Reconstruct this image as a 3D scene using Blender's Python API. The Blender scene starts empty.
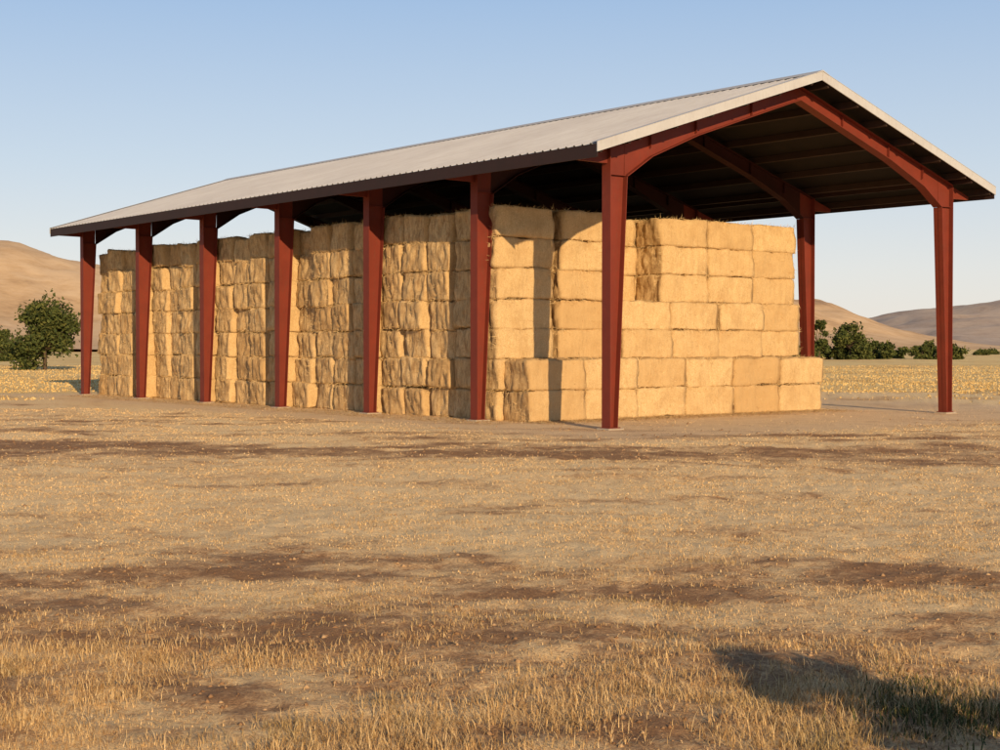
import bpy, math, random
import numpy as np
from mathutils import Vector
random.seed(7); rng=np.random.default_rng(11)
sc=bpy.context.scene
sc.view_settings.view_transform='Standard'; sc.view_settings.look='None'; sc.view_settings.exposure=0

# ---------------------------------------------------------------- constants
CX,CY,CZ=-25.72,-27.91,2.2
VX,VY=.6234,.7819          # view axis on the ground
S=5.544; NF=7; W=14.75     # bays / width of barn
SUN=Vector((.38,1.0,0)).normalized(); EL=math.radians(16)
def to_w(X,Z): return CX+X*VY+Z*VX, CY-X*VX+Z*VY

# ---------------------------------------------------------------- helpers
def link(o,parent=None):
    sc.collection.objects.link(o)
    if parent: o.parent=parent
    return o
def empty(name):
    e=bpy.data.objects.new(name,None); e.empty_display_size=.5; return link(e)
class MB:
    def __init__(s): s.v=[];s.f=[];s.m=[]
    def add(s,vs,fs,m=0):
        b=len(s.v); s.v+=[tuple(p) for p in vs]; s.f+=[tuple(i+b for i in f) for f in fs]; s.m+=[m]*len(fs)
    def box(s,x0,x1,y0,y1,z0,z1,m=0):
        vs=[(x0,y0,z0),(x1,y0,z0),(x1,y1,z0),(x0,y1,z0),(x0,y0,z1),(x1,y0,z1),(x1,y1,z1),(x0,y1,z1)]
        s.add(vs,[(0,3,2,1),(4,5,6,7),(0,1,5,4),(1,2,6,5),(2,3,7,6),(3,0,4,7)],m)
    def prism(s,pts,y0,y1,m=0):   # polygon in xz, extruded in y
        n=len(pts); vs=[(x,y0,z) for x,z in pts]+[(x,y1,z) for x,z in pts]
        fs=[tuple(range(n)),tuple(range(2*n-1,n-1,-1))]
        fs+=[(i,i+n,(i+1)%n+n,(i+1)%n) for i in range(n)]
        s.add(vs,fs,m)
    def plate(s,p,q,t,y0,y1,m=0): # flat bar along p->q in xz, thickness t to the left of p->q
        dx,dz=q[0]-p[0],q[1]-p[1]; l=math.hypot(dx,dz); nx,nz=-dz/l*t,dx/l*t
        s.prism([p,q,(q[0]+nx,q[1]+nz),(p[0]+nx,p[1]+nz)],y0,y1,m)
    def obj(s,name,mats,parent=None,bevel=0,smooth=False):
        me=bpy.data.meshes.new(name); me.from_pydata(s.v,[],s.f)
        for m in mats: me.materials.append(m)
        me.polygons.foreach_set('material_index',s.m)
        import bmesh
        bm=bmesh.new(); bm.from_mesh(me); bmesh.ops.recalc_face_normals(bm,faces=bm.faces); bm.to_mesh(me); bm.free()
        if smooth: me.polygons.foreach_set('use_smooth',[True]*len(me.polygons))
        o=link(bpy.data.objects.new(name,me),parent)
        if bevel:
            b=o.modifiers.new('bevel','BEVEL'); b.width=bevel; b.segments=1; b.limit_method='ANGLE'
        return o
def np_mesh(name,verts,loops,starts,totals,mats,mi=None,smooth=False):
    me=bpy.data.meshes.new(name)
    me.vertices.add(len(verts)); me.vertices.foreach_set('co',verts.astype(np.float32).ravel())
    me.loops.add(len(loops)); me.loops.foreach_set('vertex_index',loops.astype(np.int32))
    me.polygons.add(len(starts)); me.polygons.foreach_set('loop_start',starts.astype(np.int32))
    me.polygons.foreach_set('loop_total',totals.astype(np.int32))
    for m in mats: me.materials.append(m)
    if mi is not None: me.polygons.foreach_set('material_index',mi.astype(np.int32))
    if smooth: me.polygons.foreach_set('use_smooth',np.ones(len(starts),dtype=bool))
    me.update(calc_edges=True); me.validate()
    return me
def hsh(ix,iy,seed):
    n=(ix.astype(np.int64)*374761393+iy.astype(np.int64)*668265263+seed*1442695041)&0x7fffffff
    n=((n^(n>>13))*1274126177)&0x7fffffff
    return ((n^(n>>16))&0xffff)/65535.0
def vn(x,y,seed=0):
    x=np.asarray(x,float);y=np.asarray(y,float)
    ix=np.floor(x);iy=np.floor(y);fx=x-ix;fy=y-iy
    fx=fx*fx*(3-2*fx);fy=fy*fy*(3-2*fy)
    a=hsh(ix,iy,seed);b=hsh(ix+1,iy,seed);c=hsh(ix,iy+1,seed);d=hsh(ix+1,iy+1,seed)
    return (a*(1-fx)+b*fx)*(1-fy)+(c*(1-fx)+d*fx)*fy
def fbm(x,y,seed=0,o=4):
    r=0;a=.5;t=0
    for i in range(o):
        r=r+a*vn(x*2**i+i*7.3,y*2**i-i*3.1,seed+i); t+=a; a*=.5
    return r/t

# ---------------------------------------------------------------- materials
def nmat(name):
    m=bpy.data.materials.new(name); m.use_nodes=True
    nt=m.node_tree; b=nt.nodes['Principled BSDF']; b.inputs['Roughness'].default_value=.85
    b.inputs['Specular IOR Level'].default_value=.2
    return m,nt,b
def N(nt,t,**k):
    n=nt.nodes.new(t)
    for a,v in k.items():
        if a.startswith('i_'): n.inputs[a[2:].replace('_',' ')].default_value=v
        else: setattr(n,a,v)
    return n
def ramp(nt,fac,stops):
    r=nt.nodes.new('ShaderNodeValToRGB'); e=r.color_ramp.elements
    while len(e)<len(stops): e.new(.5)
    for i,(p,c) in enumerate(stops):
        e[i].position=p; e[i].color=(c[0],c[1],c[2],1) if not isinstance(c,(int,float)) else (c,c,c,1)
    nt.links.new(fac,r.inputs[0]); return r.outputs[0]
def mix(nt,f,a,b,mode='MIX'):
    n=nt.nodes.new('ShaderNodeMix'); n.data_type='RGBA'; n.blend_type=mode
    for s,v in ((n.inputs['Factor'],f),(n.inputs['A'],a),(n.inputs['B'],b)):
        if hasattr(v,'links'): nt.links.new(v,s)
        elif isinstance(v,(int,float)): s.default_value=v
        else: s.default_value=(*v,1)
    return n.outputs['Result']
def noise(nt,scale,detail=5,rough=.6,vec=None,sc3=None,coord='Object'):
    if vec is None:
        tc=N(nt,'ShaderNodeTexCoord'); vec=tc.outputs[coord]
    if sc3:
        mp=N(nt,'ShaderNodeMapping'); mp.inputs['Scale'].default_value=sc3
        nt.links.new(vec,mp.inputs['Vector']); vec=mp.outputs[0]
    n=N(nt,'ShaderNodeTexNoise'); n.inputs['Scale'].default_value=scale
    n.inputs['Detail'].default_value=detail; n.inputs['Roughness'].default_value=rough
    nt.links.new(vec,n.inputs['Vector']); return n.outputs['Fac']
def math_(nt,op,a,b=0.0):
    n=N(nt,'ShaderNodeMath',operation=op)
    for s,v in ((n.inputs[0],a),(n.inputs[1],b)):
        if hasattr(v,'links'): nt.links.new(v,s)
        else: s.default_value=v
    return n.outputs[0]
def bump(nt,b,h,dist,strength=1.0):
    n=N(nt,'ShaderNodeBump'); n.inputs['Distance'].default_value=dist; n.inputs['Strength'].default_value=strength
    nt.links.new(h,n.inputs['Height']); nt.links.new(n.outputs[0],b.inputs['Normal'])

def paint(name,c1,c2,rough=.5,dirt=None):
    m,nt,b=nmat(name)
    f=noise(nt,1.3,6,.65); f2=noise(nt,14,4,.6,sc3=(1,1,.25))
    c=mix(nt,ramp(nt,f,[(.3,0),(.7,1)]),c1,c2)
    c=mix(nt,ramp(nt,f2,[(.5,0),(.75,.45)]),c,dirt or c2)
    nt.links.new(c,b.inputs['Base Color']); b.inputs['Roughness'].default_value=rough
    bump(nt,b,f2,.004,.5)
    return m
RED=paint('red_oxide_paint',(.200,.037,.022),(.15,.029,.019),.6,(.14,.05,.032))
REDD=paint('red_oxide_paint_shaded',(.055,.014,.010),(.035,.011,.008),.7,(.045,.016,.012))  # darker copy of the red paint: roof shade painted onto inner rafters
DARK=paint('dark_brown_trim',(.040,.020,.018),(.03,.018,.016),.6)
UNDER=paint('roof_underside_shade',(.018,.014,.012),(.012,.010,.009),.85)  # near-black colour standing in for the shade under the roof
PURL=paint('purlin_primer',(.05,.03,.022),(.035,.022,.018),.7)
TRIM=paint('pale_metal_trim',(.50,.52,.55),(.44,.45,.48),.45,(.36,.34,.33))
CONC=paint('concrete',(.46,.40,.32),(.36,.30,.23),.9)
# roof metal
ROOF,nt,b=nmat('galvanised_roof')
f=noise(nt,.35,5,.6); f2=noise(nt,3,4,.6,sc3=(.3,3,1))
c=mix(nt,ramp(nt,f,[(.3,0),(.7,1)]),(.50,.52,.56),(.42,.43,.47))
c=mix(nt,ramp(nt,f2,[(.45,0),(.8,.6)]),c,(.36,.35,.37))
nt.links.new(c,b.inputs['Base Color']); b.inputs['Roughness'].default_value=.5; b.inputs['Metallic'].default_value=.15

# hay
def hay_mat(name,straw=False):
    m,nt,b=nmat(name)
    oi=N(nt,'ShaderNodeObjectInfo'); geo=N(nt,'ShaderNodeNewGeometry')
    fib=noise(nt,9,6,.75,sc3=(3.2,3.2,3.2)); fl=noise(nt,2.2,4,.6,sc3=(4,1.2,.9))
    tc=N(nt,'ShaderNodeTexCoord')
    vec=N(nt,'ShaderNodeVectorMath',operation='ADD'); nt.links.new(tc.outputs['Object'],vec.inputs[0])
    cb=N(nt,'ShaderNodeCombineXYZ'); nt.links.new(math_(nt,'MULTIPLY',oi.outputs['Random'],40.),cb.inputs[1]); nt.links.new(cb.outputs[0],vec.inputs[1])
    c=mix(nt,ramp(nt,fib,[(.3,0),(.62,1)]),(.46,.30,.13),(.75,.57,.32))
    c=mix(nt,ramp(nt,fl,[(.42,.0),(.7,.30)]),c,(.42,.27,.12))
    blot=noise(nt,1.5,5,.65,vec=vec.outputs[0])
    c=mix(nt,ramp(nt,blot,[(.48,0),(.68,.5)]),c,(.44,.28,.13))
    c=mix(nt,ramp(nt,oi.outputs['Random'],[(0,0),(.5,.15),(.8,.40),(1,.85)]),c,(.50,.33,.155))
    # weathered cut ends (faces along the bale's long axis) are browner and stringier
    sx=N(nt,'ShaderNodeSeparateXYZ'); nt.links.new(tc.outputs['Normal'],sx.inputs[0])
    e=math_(nt,'ABSOLUTE',sx.outputs[0]); e=math_(nt,'MULTIPLY',math_(nt,'POWER',e,3),.75)
    e=math_(nt,'MULTIPLY',e,ramp(nt,noise(nt,4,6,.75,vec=vec.outputs[0],sc3=(1,2.6,.7)),[(.44,.0),(.62,1)]))
    c=mix(nt,e,c,(.24,.125,.048))
    if straw: c=mix(nt,geo.outputs['Random Per Island'],(.80,.62,.35),(.48,.31,.13))
    nt.links.new(c,b.inputs['Base Color']); b.inputs['Roughness'].default_value=.9
    if not straw:
        h=math_(nt,'ADD',math_(nt,'MULTIPLY',fib,.5),fl); bump(nt,b,h,.05,.8)
    return m
HAY=hay_mat('hay'); STRAW=hay_mat('loose_straw',True)

# ---------------------------------------------------------------- barn
barn=empty('hay_barn')
OX=1.1; OY0=-.9; OY1=33.26+.65; SL=.315; ZE=7.14; RX=W/2
def zr(x): return ZE+(RX+OX-abs(x-RX))*SL        # roof sheet height
RT=.26
def rt(x): return zr(x)-RT                       # rafter top
for k in range(NF):
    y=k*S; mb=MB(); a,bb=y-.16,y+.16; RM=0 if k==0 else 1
    for mir in (0,1):
        X=(lambda x: x) if not mir else (lambda x: W-x)
        P=lambda x,z:(X(x),z)
        col=[(0.02,.06),(.27,.06),(.60,6.5),(.62,rt(.62)-.02),(0.02,rt(.02)-.02)]
        mb.prism([P(*p) for p in col],y-.012,y+.012)
        def pl(p,q,t,y0=a,y1=bb,m=0):
            mb.plate(P(*p),P(*q),t*(1 if not mir else -1),y0,y1,m)
        pl((0,.06),(0,rt(0)),-.02)
        pl((.27,.06),(.60,6.5),.02)
        raf=[(.625,6.5),(1.5,rt(1.5)-.60),(3.2,rt(3.2)-.44),(RX,rt(RX)-.38),(RX,rt(RX)-.02),(.625,rt(.625)-.02)]
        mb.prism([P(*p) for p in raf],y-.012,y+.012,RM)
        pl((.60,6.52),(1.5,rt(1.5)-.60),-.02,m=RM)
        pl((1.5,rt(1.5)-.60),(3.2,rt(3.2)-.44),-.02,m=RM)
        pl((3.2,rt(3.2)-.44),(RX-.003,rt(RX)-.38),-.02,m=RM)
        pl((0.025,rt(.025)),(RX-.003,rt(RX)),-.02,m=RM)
        pl((.03,6.52),(.58,6.52),.016,y-.11,y+.11)
        for xs in (1.5,3.2,5.4):
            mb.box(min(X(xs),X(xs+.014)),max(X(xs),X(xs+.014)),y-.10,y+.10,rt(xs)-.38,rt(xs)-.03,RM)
        o=[(-.003,rt(0)-.42),(-OX+.12,rt(-OX+.12)-.10),(-OX+.12,rt(-OX+.12)),(-.003,rt(0)-.003)]
        mb.prism([P(*p) for p in o],y-.045,y+.045)
        x0,x1=sorted((X(-.05),X(.34))); mb.box(x0,x1,y-.18,y+.18,.04,.062)
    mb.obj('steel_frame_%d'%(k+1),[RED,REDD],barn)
    mb=MB()
    for xa in (-.12,W-.42):
        mb.box(xa,xa+.54,y-.25,y+.25,-.3,.04)
    mb.obj('footing_%d'%(k+1),[CONC],barn,bevel=.02)
# purlins
mb=MB(); n=7
for side in (0,1):
    for i in range(n):
        d=.15+i*(RX+OX-.5)/(n-1)
        x=-OX+d if side==0 else W+OX-d
        mb.prism([(x-.035,rt(x-.035)+.004),(x+.035,rt(x+.035)+.004),(x+.035,zr(x+.035)-.06),(x-.035,zr(x-.035)-.06)],OY0+.05,OY1-.05)
mb.obj('purlins',[PURL],barn)
# roof sheets
def roof(side):
    ys=[];hs=[];y=OY0
    while y<OY1:
        for dy,h in ((0,0),(.19,0),(.215,.034),(.265,.034),(.29,0)):
            if y+dy<OY1: ys.append(y+dy);hs.append(h)
        y+=.305
    v=[];f=[]
    xs=[-OX-.04,RX*.3,RX*.65,RX-.0] if side==0 else [W+OX+.04,W-RX*.3,W-RX*.65,RX]
    for x in xs:
        for yy,h in zip(ys,hs): v.append((x,yy,zr(x)+h))
    n=len(ys)
    for j in range(3):
        for i in range(n-1):
            f.append((j*n+i,j*n+i+1,(j+1)*n+i+1,(j+1)*n+i))
    mb=MB(); mb.add(v,f); return mb
roof(0).obj('roof_sheet_west',[ROOF],barn); roof(1).obj('roof_sheet_east',[ROOF],barn)
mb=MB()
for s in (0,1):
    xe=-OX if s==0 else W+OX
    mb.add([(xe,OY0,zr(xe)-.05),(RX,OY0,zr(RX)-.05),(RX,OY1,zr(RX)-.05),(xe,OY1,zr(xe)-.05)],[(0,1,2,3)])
mb.obj('roof_shade_sheet',[UNDER],barn)  # added sheet below the metal, carries the painted underside shade
mb=MB()
mb.prism([(RX-.28,zr(RX-.28)+.045),(RX,zr(RX)+.05),(RX+.28,zr(RX+.28)+.045),(RX+.28,zr(RX+.28)+.06),(RX,zr(RX)+.085),(RX-.28,zr(RX-.28)+.06)],OY0-.05,OY1+.05)
for yy in (OY0-.03,OY1):
    for s in (0,1):
        X=(lambda x:x) if s==0 else (lambda x:W-x)
        xe=-OX-.05
        mb.prism([(X(xe),zr(xe)-.20),(X(RX-.002),zr(RX)-.20),(X(RX-.002),zr(RX)+.05),(X(xe),zr(xe)+.05)],yy,yy+.03)
        mb.prism([(X(xe),zr(xe)+.052),(X(RX-.3),zr(RX-.3)+.052),(X(RX-.3),zr(RX-.3)+.06),(X(xe),zr(xe)+.06)],yy-.01 if yy<0 else yy-.2,yy+.22 if yy<0 else yy+.04)
mb.obj('roof_trim',[TRIM],barn)
mb=MB()
for xe in (-OX-.03,W+OX):
    mb.box(xe,xe+.03,OY0+.005,OY1-.005,ZE-.34,ZE-.02)
for xe in (-.02,W-.06):
    mb.box(xe,xe+.08,OY0+.06,OY1-.06,rt(0)+.004,rt(0)+.2)
mb.obj('eave_fascia',[DARK],barn)

# ---------------------------------------------------------------- hay stack
BL,BW,BH=2.13,1.2,.88
def bale_mesh(i):
    import bmesh
    from mathutils import noise as mn
    bm=bmesh.new(); bmesh.ops.create_cube(bm,size=2)
    bmesh.ops.subdivide_edges(bm,edges=bm.edges[:],cuts=13,use_grid_fill=True)
    sz=Vector((BL/2,BW/2,BH/2)); r=.055; off=Vector((i*13.1,i*7.7,i*3.3))
    for v in bm.verts:
        p=Vector([v.co[j]*sz[j] for j in range(3)])
        q=Vector([max(-sz[j]+r,min(sz[j]-r,p[j])) for j in range(3)])
        d=p-q; nr=d.normalized() if d.length>1e-6 else Vector((0,0,1))
        p=q+nr*r
        u=p.x/BL
        long_=1-abs(nr.x)
        h=.060*mn.noise(p*1.6+off)+.034*mn.noise(p*5+off)+.024*mn.noise(Vector((p.x*16,p.y*2,p.z*2))+off)*long_
        h+=.045*mn.noise(Vector((p.x,p.y*9,p.z*2))+off)*abs(nr.x)*2
        h-=.022*max(0,math.cos((u+.5)*math.pi*2*4.0))**10*0.6*long_   # twine grooves
        ez=.03*(p.x/sz.x)**2*(1 if nr.z>0 else 0)
        p+=nr*h; p.z-=ez*.5
        p.z+=.03*mn.noise(Vector((p.x*1.1,0,i*5.)))
        v.co=p
    for f in bm.faces: f.smooth=True; f.material_index=0
    rr=random.Random(i)
    for k in range(760):
        ax=rr.choice((0,0,1,1,1,2)); sg=rr.choice((-1,1))
        p=Vector([rr.uniform(-1,1)*sz[j] for j in range(3)])
        if rr.random()<.45: p.z=rr.choice((-1,1))*sz.z*rr.uniform(.88,1)
        p[ax]=sg*(sz[ax]-.02)
        nrm=Vector((0,0,0)); nrm[ax]=sg
        d=(Vector((rr.gauss(0,1),rr.gauss(0,1),rr.gauss(0,1)-.3)).normalized()+nrm*.5).normalized()
        L=rr.uniform(.05,.19); w=d.cross(Vector((rr.random(),rr.random(),rr.random()))).normalized()*.006
        a=bm.verts.new(p-w);b_=bm.verts.new(p+w);c_=bm.verts.new(p+d*L)
        f=bm.faces.new((a,b_,c_)); f.material_index=1
    me=bpy.data.meshes.new('hay_bale_mesh_%d'%i); bm.to_mesh(me); bm.free()
    me.materials.append(HAY); me.materials.append(STRAW); return me
BM=[bale_mesh(i) for i in range(8)]
stack=empty('hay_stack')
HX0=.76; cnt=[0]
def bale(x,y,z,jx=.05,jr=1.6,sy=1.0,jt=.5):
    o=bpy.data.objects.new('bale_%d'%cnt[0],random.choice(BM)); cnt[0]+=1
    link(o,stack); o.location=(x+random.gauss(0,jx*.6),y+random.gauss(0,.03),z)
    o.rotation_euler=(math.radians(random.gauss(0,jt)),math.radians(random.gauss(0,jt)),math.radians(random.gauss(0,jr*.6)+random.choice((0,180))))
    o.scale=(1,sy+random.uniform(-.03,.02),1.0+random.uniform(.0,.035))
FR={0:[4.0]*2+[5.15]*5,1:[4.0]*2+[5.2]*2+[5.1]*3,2:[4.05]*2+[4.72]*2+[6.35]*3,3:[4.0]*2+[4.75]*2+[5.15]*3,
    4:[4.05]*2+[4.7]*2+[5.2]*3,5:[3.95]*2+[5.0]*2+[5.2]*3}
YB=33.0
tower={r:(random.uniform(-.14,.16),random.gauss(0,.014),random.uniform(.88,1.0)) for r in range(60)}
for L in range(7):
    z=BH*(L+.5)
    # side column next to the posts: towers past each post are pushed out to cast shade on the next
    x=HX0+BL*.5
    if L<2: bale(x,4.6,z,.03,.8)
    bale(x-.22,5.80,z,.02,.8,1.03)
    r=0
    for k in range(1,6):
        y0=k*S
        if k>1: bale(x-.32,y0+.55,z,.02,1.0,.64)
        for i in range(4):
            y=y0+.93+1.196*(i+.5)
            if k==1 and i==0: y+=.05
            tx,lean,ty=tower[r]; r+=1
            if i==0: tx=.10; lean=0
            if y>YB+.4: continue
            bale(x+tx+lean*(L-3)*1.5,y,z+(.06*math.sin(r*2.1) if L==6 else 0),.10 if i else .04,5 if i else 2,min(ty,.97),1.4)
    for c in range(1,6):
        x=HX0+BL*(c+.5); y0=FR[c][L]; y=y0+BW/2; colx=random.gauss(0,.03)
        r=0 if L<2 or y0<4.6 else 1
        while y<YB+.3:
            shell=(c==5) or r<4 or L==6 or y>YB-1.5
            if shell:
                if c==5 and y>6.5:
                    tx,lean,ty=tower[30+r%30]
                    bale(x-tx+lean*(L-3)*1.5,y,z,.12,5,ty,1.4)
                else: bale(x+colx,y,z,.035,1.1)
            y+=BW+ (.02 if (r%4) else .14); r+=1

# ---------------------------------------------------------------- ground
def masks(x,y):
    dx=x-CX; dy=y-CY
    X=dx*VY-dy*VX; Z=dx*VX+dy*VY
    n1=fbm(X*.10+3,Z*.28,1,4); n2=fbm(X*.5,Z*1.1,5,4); n3=fbm(x*2.1,y*2.1,9,3)
    R=np.hypot(dx,dy)
    Zw=np.maximum(Z,1)*(1+(n1-.5)*.35)
    s=np.interp(Zw,[0,8,10,12,13.5,15.5,17.5,20,24,26,28,34,38,46,70,100],[.60,.60,.60,.58,.46,.54,.80,1.0,1.0,.66,.34,.30,.58,.85,.9,.9])
    s=s+(n1-.5)*.8+(n2-.5)*1.7+(n3-.5)*.8
    s=np.clip(s,0,1)
    qx=np.maximum(np.maximum(-2.0-x,x-(W+6)),0); qy=np.maximum(np.maximum(-2.8-y,y-37),0)
    pad=np.clip(1.0-np.hypot(qx,qy)/1.8+(n2-.5)*1.2,0,1)
    field=np.clip((R-62-18*(n1-.5))/12,0,1)
    return s,pad,field,X,Z
def gz(x,y,near=True):
    R=np.hypot(x-CX,y-CY)
    h=(fbm(x*.12,y*.12,21,3)-.5)*.22+(fbm(x*.9,y*.9,31,3)-.5)*.08+(vn(x*3.3,y*3.3,41)-.5)*.035+(vn(x*7,y*7,43)-.5)*.03
    qx=np.maximum(np.maximum(-1.5-x,x-(W+1.5)),0); qy=np.maximum(np.maximum(-1.5-y,y-35),0)
    k=np.clip(np.hypot(qx,qy)/5,0,1)
    return h*k*np.clip(1.5-R/400,0.2,1)-.0
va=math.atan2(VY,VX)
angs=np.concatenate([np.linspace(-.45,.45,460,endpoint=False),np.linspace(.45,2*math.pi-.45,110,endpoint=False)])+va
rad=np.concatenate([[.01],np.geomspace(.8,6.5,20,endpoint=False),np.geomspace(6.5,50,330,endpoint=False),np.geomspace(50,6000,130)])
A,Rr=np.meshgrid(angs,rad)
gx=CX+np.cos(A)*Rr; gy=CY+np.sin(A)*Rr
gzv=gz(gx,gy)
V=np.stack([gx.ravel(),gy.ravel(),gzv.ravel()],1)
nr,na=A.shape
i,j=np.meshgrid(np.arange(nr-1),np.arange(na),indexing='ij'); j2=(j+1)%na
Q=np.stack([i*na+j,(i+1)*na+j,(i+1)*na+j2,i*na+j2],-1).reshape(-1,4)
GR,nt,b=nmat('dry_ground')
at=N(nt,'ShaderNodeAttribute',attribute_name='patch'); sp=N(nt,'ShaderNodeSeparateColor'); nt.links.new(at.outputs['Color'],sp.inputs[0])
fa=noise(nt,7,8,.72); fb=noise(nt,38,5,.7); fc=noise(nt,1.4,6,.65); fd=noise(nt,110,3,.7)
s=math_(nt,'ADD',sp.outputs[0],math_(nt,'MULTIPLY',math_(nt,'SUBTRACT',fa,.5),1.6))
s=math_(nt,'ADD',s,math_(nt,'MULTIPLY',math_(nt,'SUBTRACT',fb,.5),1.3))
s=math_(nt,'ADD',s,math_(nt,'MULTIPLY',math_(nt,'SUBTRACT',fc,.5),.7))
c=ramp(nt,s,[(0,(.33,.185,.095)),(.25,(.50,.30,.155)),(.45,(.72,.47,.245)),(.65,(.90,.64,.34)),(1,(.96,.73,.42))])
pc=ramp(nt,math_(nt,'ADD',math_(nt,'MULTIPLY',fb,.6),math_(nt,'MULTIPLY',fc,.5)),[(.35,(.64,.46,.28)),(.55,(.84,.62,.39)),(.75,(.93,.72,.48))])
c=mix(nt,math_(nt,'MULTIPLY',sp.outputs[1],.85),c,pc)
fe=noise(nt,.06,6,.6); ff=noise(nt,.6,5,.7)
fcol=ramp(nt,math_(nt,'ADD',math_(nt,'MULTIPLY',fe,.7),math_(nt,'MULTIPLY',ff,.35)),[(.38,(.62,.42,.17)),(.5,(.86,.62,.27)),(.62,(.92,.71,.33))])
c=mix(nt,sp.outputs[2],c,fcol)
nt.links.new(c,b.inputs['Base Color']); b.inputs['Roughness'].default_value=.95
h=math_(nt,'ADD',math_(nt,'MULTIPLY',fa,.6),math_(nt,'MULTIPLY',fb,.25)); h=math_(nt,'ADD',h,math_(nt,'MULTIPLY',fd,.08))
bump(nt,b,h,.09,1.0)
me=np_mesh('ground',V,Q.ravel(),np.arange(len(Q))*4,np.full(len(Q),4),[GR],smooth=True)
s_,p_,f_,_,_=masks(gx.ravel(),gy.ravel())
ca=me.color_attributes.new('patch','FLOAT_COLOR','POINT')
ca.data.foreach_set('color',np.stack([s_,p_,f_,np.ones_like(s_)],1).astype(np.float32).ravel())
link(bpy.data.objects.new('ground',me))

# ---------------------------------------------------------------- grass
def grass_mat(name,cols,green,gc=(.13,.13,.04)):
    m,nt,b=nmat(name); g=N(nt,'ShaderNodeNewGeometry')
    c=ramp(nt,g.outputs['Random Per Island'],cols)
    gn=ramp(nt,noise(nt,.55,4,.6),[(.52,0),(.66,green)])
    c=mix(nt,gn,c,gc)
    nt.links.new(c,b.inputs['Base Color']); b.inputs['Roughness'].default_value=.8
    return m
GM=grass_mat('dry_grass_blades',[(0,(.27,.155,.07)),(.35,(.48,.31,.145)),(.7,(.64,.45,.22)),(1,(.74,.55,.30))],.4)
LM=grass_mat('straw_litter_stalks',[(0,(.40,.255,.125)),(.5,(.60,.42,.21)),(1,(.76,.56,.31))],0)
FM=grass_mat('field_stubble',[(0,(.46,.31,.13)),(.5,(.64,.46,.20)),(1,(.72,.54,.26))],.2,(.36,.31,.12))
WM=grass_mat('green_weed_leaves',[(0,(.035,.05,.015)),(.6,(.08,.095,.03)),(1,(.20,.16,.06))],0)
def blades(name,px,py,hgt,wid,lean,mat,flat=False):
    n=len(px); th=rng.uniform(0,2*math.pi,n); z0=gz(px,py)
    lx=np.cos(th);ly=np.sin(th); wx=-ly*wid/2; wy=lx*wid/2
    le=lean*hgt
    zb=z0-.01 if not flat else z0+rng.uniform(.004,.02,n)
    up=hgt*np.sqrt(np.clip(1-lean**2,.0,1)) if not flat else rng.uniform(-.01,.035,n)
    p0=np.stack([px-wx,py-wy,zb],1);p1=np.stack([px+wx,py+wy,zb],1)
    mx=px+lx*le*.35; my=py+ly*le*.35; mz=zb+up*.6
    p2=np.stack([mx+wx*.8,my+wy*.8,mz],1);p3=np.stack([mx-wx*.8,my-wy*.8,mz],1)
    p4=np.stack([px+lx*le,py+ly*le,zb+up],1)
    V=np.stack([p0,p1,p2,p3,p4],1).reshape(-1,3)
    base=(np.arange(n)*5)[:,None]
    L=(base+np.array([0,1,2,3,3,2,4])).ravel()
    st=(np.arange(n)[:,None]*7+np.array([0,4])).ravel(); to=np.tile([4,3],n)
    me=np_mesh(name,V,L,st,to,[mat]); return link(bpy.data.objects.new(name,me))
def fan(n,z0,z1,pw,spread=.46):
    t=rng.random(n); Z=(z0**pw+(z1**pw-z0**pw)*t)**(1/pw); X=Z*rng.uniform(-spread,spread,n)
    return CX+X*VY+Z*VX, CY-X*VX+Z*VY, Z
tx,ty,tz=fan(28000,5.5,30,.6)
s_,p_,f_,_,_=masks(tx,ty)
cl=fbm(tx*.8,ty*.8,71,4)
prob=np.clip((cl-.50)*5+.36,0,1)*np.clip((s_-.05)*2,0.15,1)*np.interp(tz,[5,9.5,12,15,20,30],[1,.95,.55,.25,.1,.03])*(1-p_)
k=rng.random(len(tx))<prob; tx,ty,tz,cl=tx[k],ty[k],tz[k],cl[k]
nb=20
bx=np.repeat(tx,nb);by=np.repeat(ty,nb);bz=np.repeat(tz,nb);bc=np.repeat(cl,nb)
sp_=np.interp(bz,[5,12,34],[.08,.09,.14])
bx=bx+rng.normal(0,1,len(bx))*sp_; by=by+rng.normal(0,1,len(by))*sp_
hg=np.interp(bz,[5,9,12,30],[.085,.075,.045,.035])*rng.uniform(.3,1.6,len(bx))*np.clip(bc*1.7,.4,1.5)
wd=np.interp(bz,[5,12,34],[.004,.0055,.012])*rng.uniform(.7,1.3,len(bx))
blades('dry_grass',bx,by,hg,wd,rng.uniform(.40,.99,len(bx)),GM)
# short stubble over the middle distance
ux,uy,uz=fan(400000,7,50,.55,.42)
s_,p_,f_,_,_=masks(ux,uy)
k=rng.random(len(ux))<np.clip(s_*1.8-.45,0.01,1)*np.clip((fbm(ux*1.3,uy*1.3,78,4)-.28)*3.6,.10,1)*(1-.97*p_); ux,uy,uz=ux[k],uy[k],uz[k]
n=len(ux)
blades('short_stubble',ux,uy,rng.uniform(.012,.042,n),np.interp(uz,[7,12,20,48],[.005,.007,.013,.030])*rng.uniform(.6,1.3,n),rng.uniform(.1,.9,n),LM)
lx,ly,lz=fan(60000,5.5,30,.4)
s_,p_,f_,_,_=masks(lx,ly)
k=rng.random(len(lx))<np.clip(s_*1.2-.1,0.03,1)*np.clip((fbm(lx*1.3,ly*1.3,77,3)-.3)*3,.1,1); lx,ly,lz=lx[k],ly[k],lz[k]
n=len(lx)
blades('straw_litter',lx,ly,rng.uniform(.03,.13,n),np.interp(lz,[5,12,40],[.004,.006,.014]),np.full(n,1.0),LM,flat=True)
fx,fy,fz=fan(80000,50,150,.5,.42)
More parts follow.
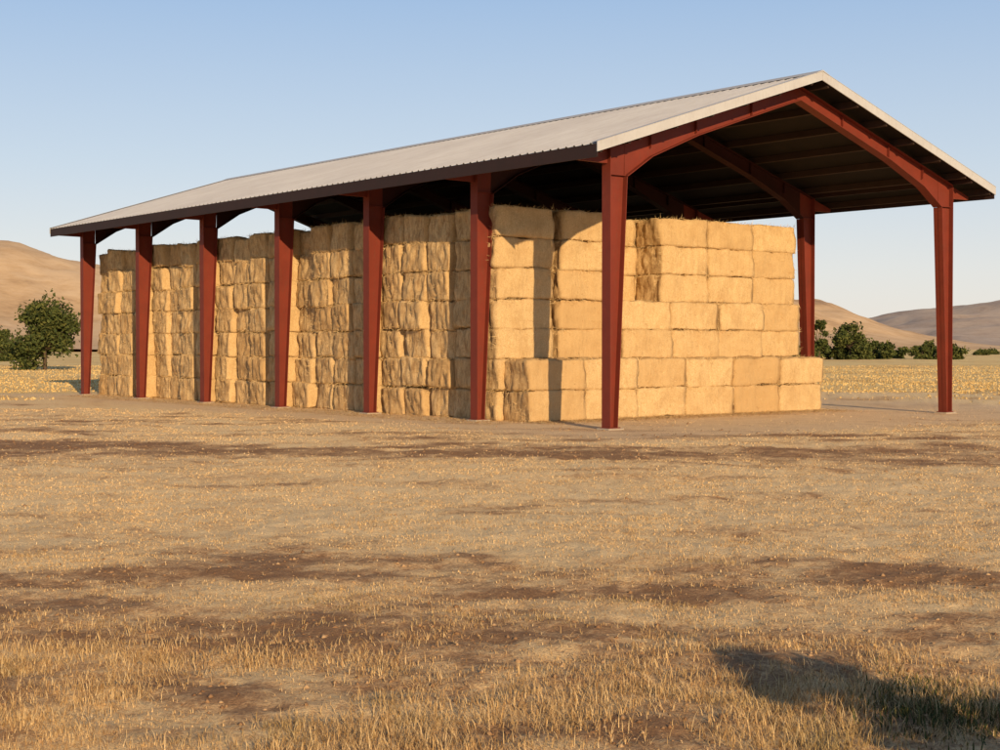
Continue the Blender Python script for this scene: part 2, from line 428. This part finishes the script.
s_,p_,f_,_,_=masks(fx,fy)
k=(rng.random(len(fx))<f_)&~((fx>-3)&(fx<W+3)&(fy<38)); fx,fy,fz=fx[k],fy[k],fz[k]; n=len(fx)
blades('field_grass',fx,fy,rng.uniform(.03,.13,n),rng.uniform(.04,.09,n),rng.uniform(.1,.9,n),FM)
# loose hay shed along the foot of the stack
hx=np.concatenate([rng.uniform(-1.3,.8,9000),rng.uniform(.5,13.8,7000)]); hy=np.concatenate([rng.uniform(3.5,33,9000),4.0-np.abs(rng.normal(0,.7,7000))])
blades('fallen_hay',hx,hy,rng.uniform(.05,.22,16000),rng.uniform(.012,.03,16000),np.full(16000,1.0),STRAW,flat=True)
# a patch of green weeds in the near grass
a0=rng.normal(0,1,1700); b0=rng.normal(0,1,1700)
wx_,wy_=to_w(2.6+a0*.24,8.8+b0*.38)
blades('green_weeds',wx_,wy_,rng.uniform(.03,.12,1700),rng.uniform(.005,.012,1700),rng.uniform(.2,.95,1700),WM)
# clods
CL,nt,b=nmat('dirt_clods'); g=N(nt,'ShaderNodeNewGeometry')
nt.links.new(ramp(nt,g.outputs['Random Per Island'],[(0,(.20,.11,.058)),(.6,(.34,.205,.11)),(1,(.48,.33,.19))]),b.inputs['Base Color'])
cx_,cy_,cz_=fan(24000,7,44,.6)
s_,p_,f_,_,_=masks(cx_,cy_)
k=rng.random(len(cx_))<np.clip(1.05-s_*1.7,0.03,1); cx_,cy_,cz_=cx_[k],cy_[k],cz_[k]; n=len(cx_)
oc=np.array([[1,0,0],[0,1,0],[-1,0,0],[0,-1,0],[0,0,.8],[.0,0,-.5]])
of=np.array([[0,1,4],[1,2,4],[2,3,4],[3,0,4],[1,0,5],[2,1,5],[3,2,5],[0,3,5]])
sz=(.005+.016*rng.random(n)**3)*(1+cz_/30)
th=rng.uniform(0,6.28,n); P=oc[None]*sz[:,None,None]*rng.uniform(.5,1.4,(n,6,3))
Px=P[...,0]*np.cos(th)[:,None]-P[...,1]*np.sin(th)[:,None]+cx_[:,None]; Py=P[...,0]*np.sin(th)[:,None]+P[...,1]*np.cos(th)[:,None]+cy_[:,None]
Pz=P[...,2]+gz(cx_,cy_)[:,None]+.002
V=np.stack([Px,Py,Pz],-1).reshape(-1,3); L=((np.arange(n)*6)[:,None,None]+of[None]).ravel()
me=np_mesh('dirt_clods',V,L,np.arange(n*8)*3,np.full(n*8,3),[CL]); link(bpy.data.objects.new('dirt_clods',me))

# ---------------------------------------------------------------- hills
def hill_mat(name,cols):
    m,nt,b=nmat(name)
    fa=noise(nt,.012,7,.62); fb=noise(nt,.10,6,.7)
    c=ramp(nt,math_(nt,'ADD',math_(nt,'MULTIPLY',fa,.65),math_(nt,'MULTIPLY',fb,.4)),list(zip((.40,.50,.62),cols)))
    nt.links.new(c,b.inputs['Base Color']); bump(nt,b,fb,1.5,.35); return m
HM=hill_mat('hill_dry_grass',[(.42,.27,.15),(.66,.45,.25),(.78,.57,.35)])
HM2=hill_mat('far_hill_dry_grass',[(.38,.29,.23),(.50,.39,.30),(.58,.47,.37)])
def hills(name,R0,R1,nrr,bumps,seed,mat):
    an=np.linspace(-.75,.75,420); rd=np.linspace(R0,R1,nrr)
    A,R=np.meshgrid(an,rd); z=np.zeros_like(A)
    for (px,rc,hh,sa,sr) in bumps:
        a0=math.atan((px-500)/1480.)
        z=np.maximum(z,hh*np.exp(-((A-a0)/sa)**2-((R-rc)/sr)**2))
    ridged=1-np.abs(fbm(A*9+R*.002,R*.0025,seed,4)*2-1)
    z=z*(.72+.38*ridged)+ (fbm(A*30,R*.02,seed+9,4)-.5)*R1*.005*np.clip(z/10,0,1)
    z-=1.0
    w=va-A
    V=np.stack([(CX+np.cos(w)*R).ravel(),(CY+np.sin(w)*R).ravel(),z.ravel()],1)
    nr,na=A.shape; i,j=np.meshgrid(np.arange(nr-1),np.arange(na-1),indexing='ij')
    Q=np.stack([i*na+j,i*na+j+1,(i+1)*na+j+1,(i+1)*na+j],-1).reshape(-1,4)
    me=np_mesh(name,V,Q.ravel(),np.arange(len(Q))*4,np.full(len(Q),4),[mat],smooth=True)
    return link(bpy.data.objects.new(name,me))
hills('hills',420,1150,90,[(-90,760,58,.21,190),(720,820,36,.105,170),(300,900,30,.2,200),(-700,800,60,.3,200)],51,HM)
hills('hills',1200,3400,70,[(1060,2400,70,.15,600),(1500,2400,80,.2,600),(500,2600,60,.3,500)],77,HM2)

# ---------------------------------------------------------------- trees
LF,nt,b=nmat('foliage'); g=N(nt,'ShaderNodeNewGeometry')
nt.links.new(ramp(nt,g.outputs['Random Per Island'],[(0,(.035,.05,.014)),(.5,(.065,.085,.022)),(1,(.12,.125,.035))]),b.inputs['Base Color'])
BK=paint('bark',(.12,.085,.06),(.07,.05,.035),.9)
def tree(name,x,y,H,Wd,nc=34,nl=150,ls=.16,trunk=.18,low=.12,seed=0):
    r=np.random.default_rng(seed)
    mb=MB(); z0=-.1
    def limb(p,q,r0,r1,n=6):
        p=Vector(p);q=Vector(q); d=(q-p).normalized(); a=d.orthogonal().normalized(); b_=d.cross(a)
        vs=[p+(a*math.cos(t)+b_*math.sin(t))*r0 for t in [2*math.pi*i/n for i in range(n)]]+[q+(a*math.cos(t)+b_*math.sin(t))*r1 for t in [2*math.pi*i/n for i in range(n)]]
        mb.add(vs,[(i,(i+1)%n,(i+1)%n+n,i+n) for i in range(n)])
    fork=(x,y,H*.28); limb((x,y,z0),fork,trunk,trunk*.75)
    cs=[]
    for i in range(nc):
        a=r.uniform(0,2*math.pi); u=r.uniform(0,1); zz=H*(low+(.93-low)*u)
        prof=math.sin(math.pi*min(1,(u*.8+.17)))**.6
        rr=Wd/2*prof*math.sqrt(r.uniform(.05,1))*r.uniform(.75,1.05)
        c=(x+math.cos(a)*rr,y+math.sin(a)*rr,zz); cs.append(c)
        m=((fork[0]+c[0])/2+r.normal(0,.1),(fork[1]+c[1])/2+r.normal(0,.1),(fork[2]+c[2])/2+.1*H*.3)
        limb(fork,m,trunk*.35,trunk*.2,4); limb(m,c,trunk*.2,.01,4)
    cs=np.array(cs); n=nc*nl; ci=np.repeat(np.arange(nc),nl)
    crad=np.repeat(r.uniform(.5,1.15,nc)*Wd*.125,nl)
    P=cs[ci]+r.normal(0,1,(n,3))*crad[:,None]*np.array([1,1,.75])*.75
    P[:,2]=np.maximum(P[:,2],.05)
    d1=r.normal(0,1,(n,3)); d1/=np.linalg.norm(d1,axis=1)[:,None]; d2=np.cross(d1,r.normal(0,1,(n,3))); d2/=np.linalg.norm(d2,axis=1)[:,None]
    s=ls*r.uniform(.6,1.4,n)[:,None]
    Lv=np.stack([P-d1*s,P+d2*s*.5,P+d1*s,P-d2*s*.5],1).reshape(-1,3)
    nb=len(mb.v); V=np.concatenate([np.array(mb.v),Lv]); nf=len(mb.f)
    loops=np.concatenate([np.array(mb.f).ravel(),np.arange(n*4)+nb])
    tot=np.full(nf+n,4); st=np.arange(nf+n)*4; mi=np.concatenate([np.zeros(nf),np.ones(n)])
    return link(bpy.data.objects.new(name,np_mesh(name,V,loops,st,tot,[BK,LF],mi)))
def at_(X,Z): return to_w(X,Z)
x,y=at_(-455/1480*125,125); tree('broadleaf_tree',x,y,6.0,6.3,46,220,.17,seed=1,low=.05)
x,y=at_(-500/1480*190,190); tree('broadleaf_tree',x,y,4.2,5,26,130,.22,seed=2,low=.05)
x,y=at_(319/1480*200,200); tree('broadleaf_tree',x,y,6.4,2.6,22,110,.22,seed=3,low=.05)
x,y=at_(350/1480*210,210); tree('broadleaf_tree',x,y,5.0,5.0,28,130,.24,seed=4,low=.05)
def mass(name,specs,seed):
    objs=[]
    for i,(X,Z,H,Wd) in enumerate(specs):
        x,y=at_(X,Z); objs.append(tree('tmp',x,y,H,Wd,14,90,.26,trunk=.08,low=.03,seed=seed+i))
    for o in bpy.data.objects: o.select_set(False)
    for o in objs: o.select_set(True)
    bpy.context.view_layer.objects.active=objs[0]; bpy.ops.object.join(); objs[0].name=name; objs[0].data.name=name
sp2=[]
for px in range(780,945,9): sp2.append(((px-500)/1480*215+random.uniform(-.5,.5),215+random.uniform(-8,8),random.uniform(1.5,2.7)*(1 if px<930 else .7),random.uniform(2.5,4.5)))
for px in range(940,1100,30): sp2.append(((px-500)/1480*300,300+random.uniform(-8,8),random.uniform(.8,1.6),random.uniform(3,6)))
for px in range(-60,40,16): sp2.append(((px-500)/1480*215,215+random.uniform(-8,8),random.uniform(1.5,3.6),random.uniform(2.5,4.5)))
mass('distant_scrub',sp2,100)
# made-up shrubs outside the frame, added to cast a shadow across the grass
x,y=at_(3.5,4.6); tree('shadow_shrub',x,y,1.85,1.3,26,120,.05,trunk=.03,low=.1,seed=31)
x,y=at_(4.3,5.2); tree('shadow_shrub',x,y,1.25,1.5,20,90,.05,trunk=.03,low=.1,seed=32)

# ---------------------------------------------------------------- light, sky, camera
w=bpy.data.worlds.new('World'); sc.world=w; w.use_nodes=True; nt=w.node_tree
bg=nt.nodes['Background']; sky=nt.nodes.new('ShaderNodeTexSky'); sky.sky_type='NISHITA'; sky.sun_disc=False
sky.sun_elevation=EL; sky.sun_rotation=math.atan2(-SUN.x,-SUN.y); sky.air_density=1.0; sky.dust_density=.5; sky.ozone_density=2.5
STR=.13
tc=N(nt,'ShaderNodeTexCoord'); sx=N(nt,'ShaderNodeSeparateXYZ'); nt.links.new(tc.outputs['Generated'],sx.inputs[0])
haze=ramp(nt,sx.outputs[2],[(0,(.86,.79,.73)),(.05,(.78,.77,.77)),(.12,(.60,.68,.78)),(.23,(.37,.52,.75)),(.45,(.17,.24,.37)),(1,(.08,.11,.18))])
hz=N(nt,'ShaderNodeVectorMath',operation='SCALE'); hz.inputs['Scale'].default_value=1/STR; nt.links.new(haze,hz.inputs[0])
c=mix(nt,.84,sky.outputs[0],hz.outputs[0])
nt.links.new(c,bg.inputs[0]); bg.inputs[1].default_value=STR
sd=bpy.data.lights.new('sun','SUN'); sd.energy=5.0; sd.angle=math.radians(.5); sd.color=(1,.71,.39)
so=link(bpy.data.objects.new('sun',sd)); d=Vector((SUN.x*math.cos(EL),SUN.y*math.cos(EL),-math.sin(EL)))
so.rotation_euler=d.to_track_quat('-Z','Y').to_euler(); so.location=(-30,-60,30)
cd=bpy.data.cameras.new('camera'); cd.lens=53.28; cd.sensor_width=36; cd.clip_start=.1; cd.clip_end=12000
co=link(bpy.data.objects.new('camera',cd)); co.location=(CX,CY,CZ)
co.rotation_euler=(math.radians(90-1.2),0,-math.atan2(VX,VY)); sc.camera=co
print('bales',cnt[0])
